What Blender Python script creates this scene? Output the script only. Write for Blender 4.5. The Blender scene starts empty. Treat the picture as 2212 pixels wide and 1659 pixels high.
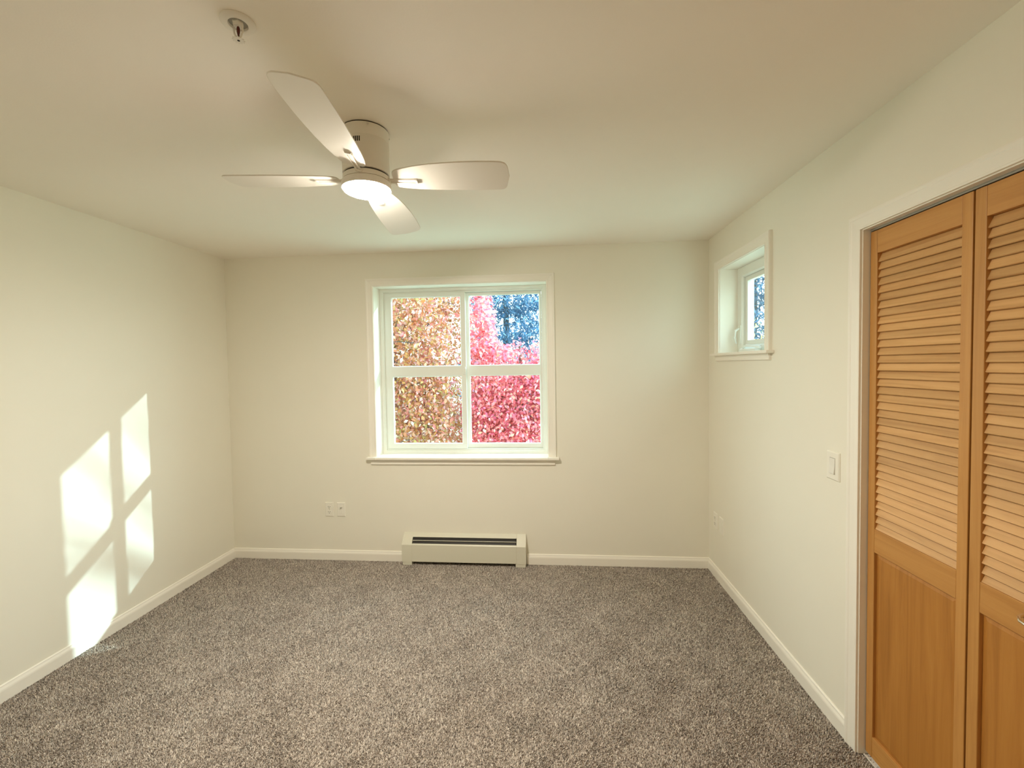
import bpy, bmesh, math, random
import numpy as np
from mathutils import Matrix, Vector

random.seed(7)
RNG = np.random.default_rng(7)
C = bpy.context.scene.collection
SC = bpy.context.scene

# ------------------------------------------------------------------ camera
FPX, IW, IH = 960.636, 2212.0, 1659.0
cam = bpy.data.cameras.new('camera')
cam.sensor_fit = 'HORIZONTAL'
cam.sensor_width = 36.0
cam.lens = 36.0 * FPX / IW
cam.shift_x = 12.254 / IW
cam.shift_y = -7.856 / IW
cam.clip_start = 0.02
cam.clip_end = 400
camo = bpy.data.objects.new('camera', cam)
C.objects.link(camo)
cr = Vector((0.99603528, 0.08739275, -0.01661986))
cu = Vector((0.01362279, 0.03477958, 0.99930216))
cf = Vector((-0.08790979, 0.99556662, -0.03345116))
M = Matrix.Identity(4)
for i in range(3):
    M[i][0], M[i][1], M[i][2] = cr[i], cu[i], -cf[i]
M[0][3], M[1][3], M[2][3] = 2.57318, -3.40761, 1.54457
camo.matrix_world = M
SC.camera = camo

# ------------------------------------------------------------------ exposure, sky, sun
SC.view_settings.view_transform = 'Standard'
SC.view_settings.look = 'None'
SC.view_settings.exposure = 1.53
SC.view_settings.gamma = 1.0
SC.view_settings.use_curve_mapping = False
SC.cycles.use_denoising = True
SC.cycles.max_bounces = 12
SC.cycles.diffuse_bounces = 8
SC.cycles.transparent_max_bounces = 24
SC.cycles.sample_clamp_indirect = 6.0
SC.cycles.caustics_reflective = False
SC.cycles.caustics_refractive = False

SUN_STRENGTH = 1.7
SKY_STRENGTH = 2.0
LAMP_STRENGTH = 188.0
LAMP_COLOR = (1.0, 0.915, 0.79)

wd = bpy.data.worlds.new('sky')
SC.world = wd
wd.use_nodes = True
wn, wl = wd.node_tree.nodes, wd.node_tree.links
wn.clear()
w_out = wn.new('ShaderNodeOutputWorld')
w_bg = wn.new('ShaderNodeBackground')
w_tc = wn.new('ShaderNodeTexCoord')
w_sep = wn.new('ShaderNodeSeparateXYZ')
w_rmp = wn.new('ShaderNodeValToRGB')
w_map = wn.new('ShaderNodeMapRange')
w_map.inputs['From Min'].default_value = -1.0
w_map.inputs['From Max'].default_value = 1.0
e = w_rmp.color_ramp.elements
e[0].position = 0.0
e[0].color = (0.30, 0.36, 0.30, 1)
e[1].position = 1.0
e[1].color = (0.42, 0.70, 1.0, 1)
q = w_rmp.color_ramp.elements.new(0.49)
q.color = (0.42, 0.50, 0.44, 1)
q = w_rmp.color_ramp.elements.new(0.53)
q.color = (0.80, 0.97, 1.0, 1)
q = w_rmp.color_ramp.elements.new(0.70)
q.color = (0.68, 0.92, 1.0, 1)
wl.new(w_tc.outputs['Generated'], w_sep.inputs[0])
wl.new(w_sep.outputs['Z'], w_map.inputs['Value'])
wl.new(w_map.outputs[0], w_rmp.inputs['Fac'])
w_dot = wn.new('ShaderNodeVectorMath')          # the sky is brighter around the sun
w_dot.operation = 'DOT_PRODUCT'
w_dot.inputs[1].default_value = Vector((1.0, 0.597, 0.449)).normalized()
w_glow = wn.new('ShaderNodeMapRange')
w_glow.interpolation_type = 'SMOOTHSTEP'
w_glow.inputs['From Min'].default_value = 0.25
w_glow.inputs['From Max'].default_value = 1.0
w_glow.inputs['To Min'].default_value = 1.0
w_glow.inputs['To Max'].default_value = 1.5
w_mul = wn.new('ShaderNodeMath')
w_mul.operation = 'MULTIPLY'
w_mul.inputs[1].default_value = SKY_STRENGTH
wl.new(w_tc.outputs['Generated'], w_dot.inputs[0])
wl.new(w_dot.outputs['Value'], w_glow.inputs['Value'])
wl.new(w_glow.outputs[0], w_mul.inputs[0])
wl.new(w_mul.outputs[0], w_bg.inputs['Strength'])
wl.new(w_rmp.outputs[0], w_bg.inputs['Color'])
wl.new(w_bg.outputs[0], w_out.inputs['Surface'])

sun = bpy.data.lights.new('sun', 'SUN')
sun.energy = SUN_STRENGTH
sun.angle = math.radians(0.53)
sun.color = (0.74, 0.95, 1.0)
suno = bpy.data.objects.new('sun', sun)
C.objects.link(suno)
SUN_DIR = Vector((-1.0, -0.597, -0.449)).normalized()
suno.rotation_euler = SUN_DIR.to_track_quat('-Z', 'Y').to_euler()
suno.location = (14, 8, 8)


def portal(loc, rot, sx, sy):
    l = bpy.data.lights.new('window_portal', 'AREA')
    l.shape = 'RECTANGLE'
    l.size, l.size_y = sx, sy
    l.cycles.is_portal = True
    o = bpy.data.objects.new('window_portal', l)
    o.location = loc
    o.rotation_euler = rot
    C.objects.link(o)


W, H = 3.777, 2.44
YF = -4.35            # wall behind the camera
portal((1.91, 0.262, 1.508), (math.radians(-90), 0, 0), 1.40, 1.38)
portal((W + 0.235, -0.537, 1.89), (0, math.radians(90), 0), 0.62, 0.70)


# ------------------------------------------------------------------ materials
def new_mat(name):
    m = bpy.data.materials.new(name)
    m.use_nodes = True
    n = m.node_tree.nodes
    return m, n, m.node_tree.links, n['Principled BSDF']


def noise_bump(n, l, b, scale, strength, dist=0.002, detail=4):
    tc = n.new('ShaderNodeTexCoord')
    nz = n.new('ShaderNodeTexNoise')
    nz.inputs['Scale'].default_value = scale
    nz.inputs['Detail'].default_value = detail
    bp = n.new('ShaderNodeBump')
    bp.inputs['Strength'].default_value = strength
    bp.inputs['Distance'].default_value = dist
    l.new(tc.outputs['Object'], nz.inputs['Vector'])
    l.new(nz.outputs['Fac'], bp.inputs['Height'])
    l.new(bp.outputs[0], b.inputs['Normal'])
    return tc, nz


def paint(name, col, rough=0.6, scale=220, bump=0.08, spec=0.35):
    m, n, l, b = new_mat(name)
    b.inputs['Roughness'].default_value = rough
    b.inputs['Specular IOR Level'].default_value = spec
    tc, nz = noise_bump(n, l, b, scale, bump)
    n2 = n.new('ShaderNodeTexNoise')
    n2.inputs['Scale'].default_value = 2.3
    n2.inputs['Detail'].default_value = 3
    mx = n.new('ShaderNodeMix')
    mx.data_type = 'RGBA'
    mx.inputs['A'].default_value = (*[c * 0.975 for c in col], 1)
    mx.inputs['B'].default_value = (*[min(1, c * 1.02) for c in col], 1)
    l.new(tc.outputs['Object'], n2.inputs['Vector'])
    l.new(n2.outputs['Fac'], mx.inputs['Factor'])
    l.new(mx.outputs['Result'], b.inputs['Base Color'])
    return m


M_WALL = paint('wall_paint', (0.845, 0.815, 0.71), 0.62, 260, 0.06)
M_CEIL = paint('ceiling_paint', (0.94, 0.89, 0.805), 0.75, 180, 0.10)
M_TRIM = paint('trim_paint', (0.895, 0.86, 0.775), 0.38, 60, 0.02, 0.5)
M_VINYL = paint('white_vinyl', (0.82, 0.84, 0.78), 0.35, 60, 0.01, 0.5)
M_FAN = paint('fan_white', (0.84, 0.80, 0.72), 0.42, 90, 0.01, 0.45)
M_HEATER = paint('heater_enamel', (0.70, 0.68, 0.56), 0.36, 120, 0.02, 0.5)
M_PLATE = paint('plate_plastic', (0.86, 0.83, 0.74), 0.3, 90, 0.005, 0.5)


def plain(name, col, rough=0.5, metal=0.0):
    m, n, l, b = new_mat(name)
    b.inputs['Base Color'].default_value = (*col, 1)
    b.inputs['Roughness'].default_value = rough
    b.inputs['Metallic'].default_value = metal
    noise_bump(n, l, b, 150, 0.02)
    return m


M_BLACK = plain('black_recess', (0.012, 0.011, 0.010), 0.7)
M_FIN_SHADE = plain('dark_fins_and_shade', (0.035, 0.032, 0.028), 0.55, 0.4)  # fin colour, also the painted darkness inside the heater slot
M_METAL = plain('metal', (0.75, 0.72, 0.66), 0.25, 1.0)
M_CHROME = plain('bright_handle', (0.92, 0.88, 0.78), 0.12, 1.0)
M_BULB = plain('red_bulb', (0.09, 0.012, 0.006), 0.25)
M_GREYMETAL = plain('grey_track', (0.36, 0.34, 0.29), 0.5, 0.3)
M_GAP = plain('gap_shade_and_screw', (0.05, 0.04, 0.03), 0.8)  # near-black standing in for shade in the fan gaps; also the deflector screw
M_BARK = plain('bark', (0.16, 0.12, 0.09), 0.9)
M_DARKBARK = plain('dark_bark', (0.05, 0.06, 0.07), 0.9)
M_DIRT = plain('lawn_ground', (0.62, 0.66, 0.48), 0.95)


def make_glass():
    m, n, l, b = new_mat('window_glass')
    n.remove(b)
    out = n['Material Output']
    tr = n.new('ShaderNodeBsdfTransparent')
    tr.inputs['Color'].default_value = (0.94, 0.985, 0.97, 1)
    gl = n.new('ShaderNodeBsdfGlossy')
    gl.inputs['Roughness'].default_value = 0.015
    fr = n.new('ShaderNodeFresnel')
    geo = n.new('ShaderNodeNewGeometry')        # the same reflectance on both faces of the pane
    io = n.new('ShaderNodeMapRange')
    io.inputs['To Min'].default_value = 1.45
    io.inputs['To Max'].default_value = 1 / 1.45
    l.new(geo.outputs['Backfacing'], io.inputs['Value'])
    l.new(io.outputs[0], fr.inputs['IOR'])
    mx = n.new('ShaderNodeMixShader')
    l.new(fr.outputs[0], mx.inputs[0])
    l.new(tr.outputs[0], mx.inputs[1])
    l.new(gl.outputs[0], mx.inputs[2])
    l.new(mx.outputs[0], out.inputs['Surface'])
    return m


M_GLASS = make_glass()


def make_lens():
    m, n, l, b = new_mat('lit_diffuser')
    b.inputs['Base Color'].default_value = (0.9, 0.88, 0.82, 1)
    b.inputs['Emission Color'].default_value = (*LAMP_COLOR, 1)
    b.inputs['Emission Strength'].default_value = LAMP_STRENGTH
    b.inputs['Roughness'].default_value = 0.5
    return m


M_LENS = make_lens()


def make_wood(name, axis, c0, c1, c2, rnd=0.0):
    """axis: grain direction ('Y' or 'Z') in object space"""
    m, n, l, b = new_mat(name)
    tc = n.new('ShaderNodeTexCoord')
    mp = n.new('ShaderNodeMapping')
    s = [34.0, 34.0, 34.0]
    s['XYZ'.index(axis)] = 1.6
    mp.inputs['Scale'].default_value = s
    geo = n.new('ShaderNodeNewGeometry')
    ad = n.new('ShaderNodeVectorMath')
    ad.operation = 'ADD'
    sc = n.new('ShaderNodeVectorMath')
    sc.operation = 'SCALE'
    sc.inputs['Scale'].default_value = 9.0
    l.new(geo.outputs['Random Per Island'], sc.inputs[0])
    l.new(tc.outputs['Object'], mp.inputs['Vector'])
    l.new(mp.outputs[0], ad.inputs[0])
    l.new(sc.outputs[0], ad.inputs[1])
    nz = n.new('ShaderNodeTexNoise')
    nz.inputs['Scale'].default_value = 1.0
    nz.inputs['Detail'].default_value = 6
    nz.inputs['Roughness'].default_value = 0.62
    nz.inputs['Distortion'].default_value = 0.9
    l.new(ad.outputs[0], nz.inputs['Vector'])
    n2 = n.new('ShaderNodeTexNoise')
    n2.inputs['Scale'].default_value = 5.5
    n2.inputs['Detail'].default_value = 3
    l.new(ad.outputs[0], n2.inputs['Vector'])
    rp = n.new('ShaderNodeValToRGB')
    rp.color_ramp.elements[0].position = 0.30
    rp.color_ramp.elements[0].color = (*c0, 1)
    rp.color_ramp.elements[1].position = 0.72
    rp.color_ramp.elements[1].color = (*c2, 1)
    k = rp.color_ramp.elements.new(0.5)
    k.color = (*c1, 1)
    l.new(nz.outputs['Fac'], rp.inputs['Fac'])
    hs = n.new('ShaderNodeHueSaturation')
    mr = n.new('ShaderNodeMapRange')
    mr.inputs['To Min'].default_value = 1.0 - rnd
    mr.inputs['To Max'].default_value = 1.0 + rnd
    l.new(geo.outputs['Random Per Island'], mr.inputs['Value'])
    l.new(mr.outputs[0], hs.inputs['Value'])
    l.new(rp.outputs[0], hs.inputs['Color'])
    l.new(hs.outputs[0], b.inputs['Base Color'])
    b.inputs['Roughness'].default_value = 0.42
    b.inputs['Specular IOR Level'].default_value = 0.4
    bp = n.new('ShaderNodeBump')
    bp.inputs['Strength'].default_value = 0.12
    bp.inputs['Distance'].default_value = 0.001
    l.new(n2.outputs['Fac'], bp.inputs['Height'])
    l.new(bp.outputs[0], b.inputs['Normal'])
    return m


WC = ((0.47, 0.215, 0.054), (0.54, 0.262, 0.071), (0.60, 0.308, 0.092))
M_WOOD_V = make_wood('honey_wood_upright', 'Z', *WC, 0.06)
M_WOOD_H = make_wood('honey_wood_crosswise', 'Y', *WC, 0.05)
M_SLAT = make_wood('honey_wood_slats', 'Y', (0.52, 0.28, 0.105), (0.64, 0.37, 0.15), (0.71, 0.43, 0.19), 0.10)
M_PANEL = make_wood('honey_wood_panel', 'Z', (0.37, 0.150, 0.027), (0.45, 0.190, 0.036), (0.51, 0.23, 0.048), 0.04)


def make_carpet():
    m, n, l, b = new_mat('carpet_pile')
    tc = n.new('ShaderNodeTexCoord')
    mp = n.new('ShaderNodeMapping')
    mp.inputs['Rotation'].default_value = (0, 0, math.radians(28))
    mp.inputs['Scale'].default_value = (0.62, 1.0, 1.0)
    l.new(tc.outputs['Object'], mp.inputs['Vector'])
    nz = n.new('ShaderNodeTexNoise')            # tuft speckle
    nz.inputs['Scale'].default_value = 165
    nz.inputs['Detail'].default_value = 3
    nz.inputs['Roughness'].default_value = 0.7
    nz.inputs['Distortion'].default_value = 0.5
    l.new(mp.outputs[0], nz.inputs['Vector'])
    vo = n.new('ShaderNodeTexVoronoi')
    vo.inputs['Scale'].default_value = 190
    l.new(mp.outputs[0], vo.inputs['Vector'])
    big = n.new('ShaderNodeTexNoise')           # footprints in the nap
    big.inputs['Scale'].default_value = 6.0
    big.inputs['Detail'].default_value = 5
    big.inputs['Roughness'].default_value = 0.6
    big.inputs['Distortion'].default_value = 0.6
    l.new(tc.outputs['Object'], big.inputs['Vector'])
    rp = n.new('ShaderNodeValToRGB')
    rp.color_ramp.elements[0].position = 0.36
    rp.color_ramp.elements[0].color = (0.075, 0.062, 0.052, 1)
    rp.color_ramp.elements[1].position = 0.66
    rp.color_ramp.elements[1].color = (0.76, 0.675, 0.575, 1)
    k = rp.color_ramp.elements.new(0.50)
    k.color = (0.335, 0.287, 0.240, 1)
    l.new(nz.outputs['Fac'], rp.inputs['Fac'])
    mr = n.new('ShaderNodeMapRange')
    mr.inputs['From Min'].default_value = 0.36
    mr.inputs['From Max'].default_value = 0.60
    mr.inputs['To Min'].default_value = 0.86
    mr.inputs['To Max'].default_value = 1.06
    l.new(big.outputs['Fac'], mr.inputs['Value'])
    hs = n.new('ShaderNodeHueSaturation')
    l.new(mr.outputs[0], hs.inputs['Value'])
    l.new(rp.outputs[0], hs.inputs['Color'])
    l.new(hs.outputs[0], b.inputs['Base Color'])
    b.inputs['Roughness'].default_value = 1.0
    b.inputs['Specular IOR Level'].default_value = 0.05
    b.inputs['Sheen Weight'].default_value = 0.25
    b.inputs['Sheen Roughness'].default_value = 0.6
    mh = n.new('ShaderNodeMath')
    mh.operation = 'SUBTRACT'
    l.new(nz.outputs['Fac'], mh.inputs[0])
    l.new(vo.outputs['Distance'], mh.inputs[1])
    bp = n.new('ShaderNodeBump')
    bp.inputs['Strength'].default_value = 0.55
    bp.inputs['Distance'].default_value = 0.006
    l.new(mh.outputs[0], bp.inputs['Height'])
    l.new(bp.outputs[0], b.inputs['Normal'])
    return m


M_CARPET = make_carpet()


def make_pile_mat():
    m, n, l, b = new_mat('carpet_tufts')
    geo = n.new('ShaderNodeNewGeometry')
    rp = n.new('ShaderNodeValToRGB')
    el = rp.color_ramp.elements
    el[0].position, el[0].color = 0.0, (0.27, 0.225, 0.185, 1)
    el[1].position, el[1].color = 1.0, (0.88, 0.80, 0.69, 1)
    for p_, c_ in ((0.15, (0.42, 0.36, 0.305)), (0.5, (0.57, 0.495, 0.425)), (0.85, (0.68, 0.605, 0.525))):
        k = el.new(p_)
        k.color = (*c_, 1)
    l.new(geo.outputs['Random Per Island'], rp.inputs['Fac'])
    tc = n.new('ShaderNodeTexCoord')
    big = n.new('ShaderNodeTexNoise')
    big.inputs['Scale'].default_value = 5.0
    big.inputs['Detail'].default_value = 6
    big.inputs['Roughness'].default_value = 0.65
    l.new(tc.outputs['Object'], big.inputs['Vector'])
    mr = n.new('ShaderNodeMapRange')
    mr.inputs['From Min'].default_value = 0.36
    mr.inputs['From Max'].default_value = 0.58
    mr.inputs['To Min'].default_value = 0.92
    mr.inputs['To Max'].default_value = 1.06
    l.new(big.outputs['Fac'], mr.inputs['Value'])
    hs = n.new('ShaderNodeHueSaturation')
    l.new(mr.outputs[0], hs.inputs['Value'])
    l.new(rp.outputs[0], hs.inputs['Color'])
    l.new(hs.outputs[0], b.inputs['Base Color'])
    b.inputs['Roughness'].default_value = 0.9
    b.inputs['Specular IOR Level'].default_value = 0.1
    return m


M_PILE = make_pile_mat()


def make_leaf(name, stops, transl=0.45, rough=0.24):
    m, n, l, b = new_mat(name)
    geo = n.new('ShaderNodeNewGeometry')
    rp = n.new('ShaderNodeValToRGB')
    el = rp.color_ramp.elements
    el[0].position, el[0].color = stops[0][0], (*stops[0][1], 1)
    el[1].position, el[1].color = stops[-1][0], (*stops[-1][1], 1)
    for p_, c_ in stops[1:-1]:
        k = el.new(p_)
        k.color = (*c_, 1)
    l.new(geo.outputs['Random Per Island'], rp.inputs['Fac'])
    l.new(rp.outputs[0], b.inputs['Base Color'])
    b.inputs['Roughness'].default_value = rough
    b.inputs['Specular IOR Level'].default_value = 0.5
    tl = n.new('ShaderNodeBsdfTranslucent')
    l.new(rp.outputs[0], tl.inputs['Color'])
    mx = n.new('ShaderNodeMixShader')
    mx.inputs[0].default_value = transl
    l.new(b.outputs[0], mx.inputs[1])
    l.new(tl.outputs[0], mx.inputs[2])
    l.new(mx.outputs[0], n['Material Output'].inputs['Surface'])
    return m


M_LEAF_GOLD = make_leaf('golden_leaves', [(0, (0.46, 0.15, 0.06)), (0.15, (0.60, 0.31, 0.10)), (0.30, (0.36, 0.31, 0.10)), (0.44, (0.66, 0.25, 0.14)),
                                         (0.56, (0.70, 0.36, 0.27)), (0.68, (0.68, 0.20, 0.21)), (0.76, (0.66, 0.42, 0.16)), (0.84, (0.88, 0.80, 0.66)), (1, (0.74, 0.38, 0.44))])  # the palest stop paints white glints into some leaves
M_LEAF_RED = make_leaf('red_leaves', [(0, (0.58, 0.09, 0.12)), (0.2, (0.90, 0.24, 0.28)), (0.35, (0.90, 0.40, 0.44)), (0.48, (0.82, 0.24, 0.20)),
                                     (0.6, (0.80, 0.18, 0.34)), (0.70, (0.90, 0.42, 0.54)), (0.78, (0.92, 0.78, 0.70)), (0.9, (0.90, 0.46, 0.26)), (1, (0.84, 0.34, 0.58))])  # the near-white pink stop is a glint put into the leaf colour
M_LEAF_YEL = make_leaf('yellow_leaves', [(0, (0.85, 0.62, 0.14)), (0.6, (0.92, 0.78, 0.30)), (1, (0.60, 0.62, 0.20))])
M_NEEDLE = make_leaf('blue_needles', [(0, (0.020, 0.075, 0.16)), (0.5, (0.045, 0.14, 0.26)), (0.85, (0.08, 0.20, 0.33)), (1, (0.22, 0.38, 0.52))], 0.12, 0.55)


# ------------------------------------------------------------------ mesh helpers
def obj(name, bm, mat, parent=None, smooth=False, bevel=0.0, seg=2):
    me = bpy.data.meshes.new(name)
    bmesh.ops.recalc_face_normals(bm, faces=bm.faces[:])
    if smooth:
        for f in bm.faces:
            f.smooth = True
    bm.to_mesh(me)
    bm.free()
    if smooth:
        me.set_sharp_from_angle(angle=math.radians(38))
    if mat:
        me.materials.append(mat)
    o = bpy.data.objects.new(name, me)
    C.objects.link(o)
    if parent is not None:
        o.parent = parent
    if bevel > 0:
        md = o.modifiers.new('bevel', 'BEVEL')
        md.width = bevel
        md.segments = seg
        md.limit_method = 'ANGLE'
        md.angle_limit = math.radians(40)
        md.harden_normals = False
    return o


def empty(name, loc=(0, 0, 0)):
    o = bpy.data.objects.new(name, None)
    o.empty_display_size = 0.05
    o.location = loc
    C.objects.link(o)
    return o


def tag(o, label, cat, group=None):
    o['label'] = label
    o['category'] = cat
    if group:
        o['group'] = group
    return o


def struct(o, label=None, cat=None):
    o['kind'] = 'structure'
    if label:
        o['label'] = label
    if cat:
        o['category'] = cat
    return o


def bx(bm, x0, x1, y0, y1, z0, z1):
    v = [bm.verts.new(p) for p in ((x0, y0, z0), (x1, y0, z0), (x1, y1, z0), (x0, y1, z0),
                                   (x0, y0, z1), (x1, y0, z1), (x1, y1, z1), (x0, y1, z1))]
    for f in ((0, 3, 2, 1), (4, 5, 6, 7), (0, 1, 5, 4), (1, 2, 6, 5), (2, 3, 7, 6), (3, 0, 4, 7)):
        bm.faces.new([v[i] for i in f])
    return v


def box(*a):
    bm = bmesh.new()
    bx(bm, *a)
    return bm


def lathe(bm, prof, n=48, cx=0, cy=0, cap=True):
    """prof: list of (r, z); spun about Z"""
    rings = []
    for r, z in prof:
        if r < 1e-6:
            rings.append([bm.verts.new((cx, cy, z))])
        else:
            rings.append([bm.verts.new((cx + r * math.cos(2 * math.pi * i / n), cy + r * math.sin(2 * math.pi * i / n), z)) for i in range(n)])
    for a, b in zip(rings, rings[1:]):
        for i in range(n):
            j = (i + 1) % n
            if len(a) == 1 and len(b) == 1:
                continue
            if len(a) == 1:
                bm.faces.new((a[0], b[i], b[j]))
            elif len(b) == 1:
                bm.faces.new((a[i], a[j], b[0]))
            else:
                bm.faces.new((a[i], a[j], b[j], b[i]))
    if cap:
        for r_ in (rings[0], rings[-1]):
            if len(r_) > 2:
                bm.faces.new(r_)


def tube(bm, pts, radii, n=8):
    pts = [Vector(p) for p in pts]
    rings = []
    for i, p in enumerate(pts):
        d = (pts[min(i + 1, len(pts) - 1)] - pts[max(i - 1, 0)]).normalized()
        a = d.cross(Vector((0.31, 0.17, 0.93)))
        if a.length < 1e-3:
            a = d.cross(Vector((1, 0, 0)))
        a.normalize()
        b = d.cross(a)
        r = radii[i] if hasattr(radii, '__len__') else radii
        rings.append([bm.verts.new(p + r * (math.cos(2 * math.pi * k / n) * a + math.sin(2 * math.pi * k / n) * b)) for k in range(n)])
    for r1, r2 in zip(rings, rings[1:]):
        for k in range(n):
            bm.faces.new((r1[k], r1[(k + 1) % n], r2[(k + 1) % n], r2[k]))
    bm.faces.new(rings[0])
    bm.faces.new(rings[-1])


def prism(bm, poly, a0, a1, axis):
    """poly of 2D points extruded along axis from a0 to a1. axis X: poly=(y,z); Y: poly=(x,z); Z: poly=(x,y)"""
    def P(a, u, v):
        return {'X': (a, u, v), 'Y': (u, a, v), 'Z': (u, v, a)}[axis]
    A = [bm.verts.new(P(a0, u, v)) for u, v in poly]
    B = [bm.verts.new(P(a1, u, v)) for u, v in poly]
    k = len(poly)
    for i in range(k):
        bm.faces.new((A[i], A[(i + 1) % k], B[(i + 1) % k], B[i]))
    bm.faces.new(A)
    bm.faces.new(B[::-1])


def wall_mesh(fmap, us, vs, holes, t):
    """slab with rectangular holes: cells in the (u, v) plane, thickness t; fmap(u, v, d) -> xyz; one connected mesh"""
    us = sorted(set(us + [h[0] for h in holes] + [h[1] for h in holes]))
    vs = sorted(set(vs + [h[2] for h in holes] + [h[3] for h in holes]))
    bm = bmesh.new()
    cache = {}

    def vt(i, j, d):
        if (i, j, d) not in cache:
            cache[(i, j, d)] = bm.verts.new(fmap(us[i], vs[j], d * t))
        return cache[(i, j, d)]

    def solid(i, j):
        if i < 0 or j < 0 or i >= len(us) - 1 or j >= len(vs) - 1:
            return False
        cu_, cv_ = (us[i] + us[i + 1]) / 2, (vs[j] + vs[j + 1]) / 2
        return not any(h[0] < cu_ < h[1] and h[2] < cv_ < h[3] for h in holes)
    for i in range(len(us) - 1):
        for j in range(len(vs) - 1):
            if not solid(i, j):
                continue
            for d in (0, 1):
                bm.faces.new((vt(i, j, d), vt(i + 1, j, d), vt(i + 1, j + 1, d), vt(i, j + 1, d)))
            for di, dj, a, b in ((-1, 0, (i, j), (i, j + 1)), (1, 0, (i + 1, j), (i + 1, j + 1)), (0, -1, (i, j), (i + 1, j)), (0, 1, (i, j + 1), (i + 1, j + 1))):
                if not solid(i + di, j + dj):
                    bm.faces.new((vt(*a, 0), vt(*b, 0), vt(*b, 1), vt(*a, 1)))
    return bm


def mitre(bm, corners, prof, fmap, closed=False):
    """corners: inner-edge 2D points with outward directions [(u, v, du, dv)]; prof: (w outward, t off the wall)"""
    rings = [[bm.verts.new(fmap(u + w * du, v + w * dv, t)) for w, t in prof] for u, v, du, dv in corners]
    k = len(prof)
    pairs = list(zip(rings, rings[1:])) + ([(rings[-1], rings[0])] if closed else [])
    for a, b in pairs:
        for i in range(k):
            j = (i + 1) % k
            bm.faces.new((a[i], a[j], b[j], b[i]))
    if not closed:
        bm.faces.new(rings[0])
        bm.faces.new(rings[-1][::-1])


# wall planes: (u, v, distance into the room) -> xyz
def on_back(u, v, t):
    return (u, -t, v)


def on_right(u, v, t):
    return (W - t, u, v)


# ------------------------------------------------------------------ room shell
WT = 0.20
WX0, WX1, WZ0, WZ1 = 1.235, 2.586, 0.838, 2.177           # back window opening
SY0, SY1, SZ0, SZ1 = -0.858, -0.218, 1.604, 2.175         # side window opening (y, z)
DY0, DY1, DZ1 = -3.235, -1.600, 2.032                     # closet opening (y, z)

NOOK = [(W + 0.2, W + 0.9, -1.35, 0.28)]      # no floor or ceiling outside the corner of the room
struct(obj('floor', wall_mesh(lambda u, v, d: (u, v, -0.004 - d), [-0.2, W + 0.9], [YF - 0.2, 0.0], [(W + 0.2, W + 0.9, -1.35, 0.0)], 0.25), M_CARPET), 'grey brown speckled carpet covering the bedroom floor', 'floor')
struct(obj('ceiling', wall_mesh(lambda u, v, d: (u, v, H + d), [-0.2, W + 0.9], [YF - 0.2, 0.28], NOOK, 0.2), M_CEIL), 'plain cream ceiling above the bedroom', 'ceiling')
struct(obj('wall_left', box(-0.2, 0.0, YF, 0.0, 0.0, H), M_WALL), 'cream wall with two columns of sunlit patches', 'wall')
struct(obj('wall_front', box(-0.2, W, YF - 0.2, YF, 0.0, H), M_WALL), 'cream wall facing the large window', 'wall')
struct(obj('wall_back', wall_mesh(lambda u, v, d: (u, d, v), [-0.2, W + WT], [-0.25, H],
       [(WX0 - 0.02, WX1 + 0.02, WZ0 - 0.035, WZ1 + 0.02)], 0.28), M_WALL), 'cream wall around the large window above the heater', 'wall')
struct(obj('wall_right', wall_mesh(lambda u, v, d: (W + d, u, v), [YF, 0.0], [0.0, H],
       [(SY0 - 0.02, SY1 + 0.02, SZ0 - 0.035, SZ1 + 0.02), (DY0 - 0.02, DY1 + 0.02, 0.0, DZ1 + 0.02)], WT), M_WALL),
       'cream wall holding the small window and the closet', 'wall')
# closet space behind the louvred doors
bm = bmesh.new()
bx(bm, W + 0.80, W + 0.86, YF, -1.35, 0.0, H)
struct(obj('wall_closet', bm, M_WALL))
struct(obj('wall_closet_end', box(W + WT, W + 0.80, -1.45, -1.39, 0.0, H), M_WALL))
struct(obj('wall_closet_front', box(W + WT, W + 0.80, YF, YF + 0.06, 0.0, H), M_WALL))

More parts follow.
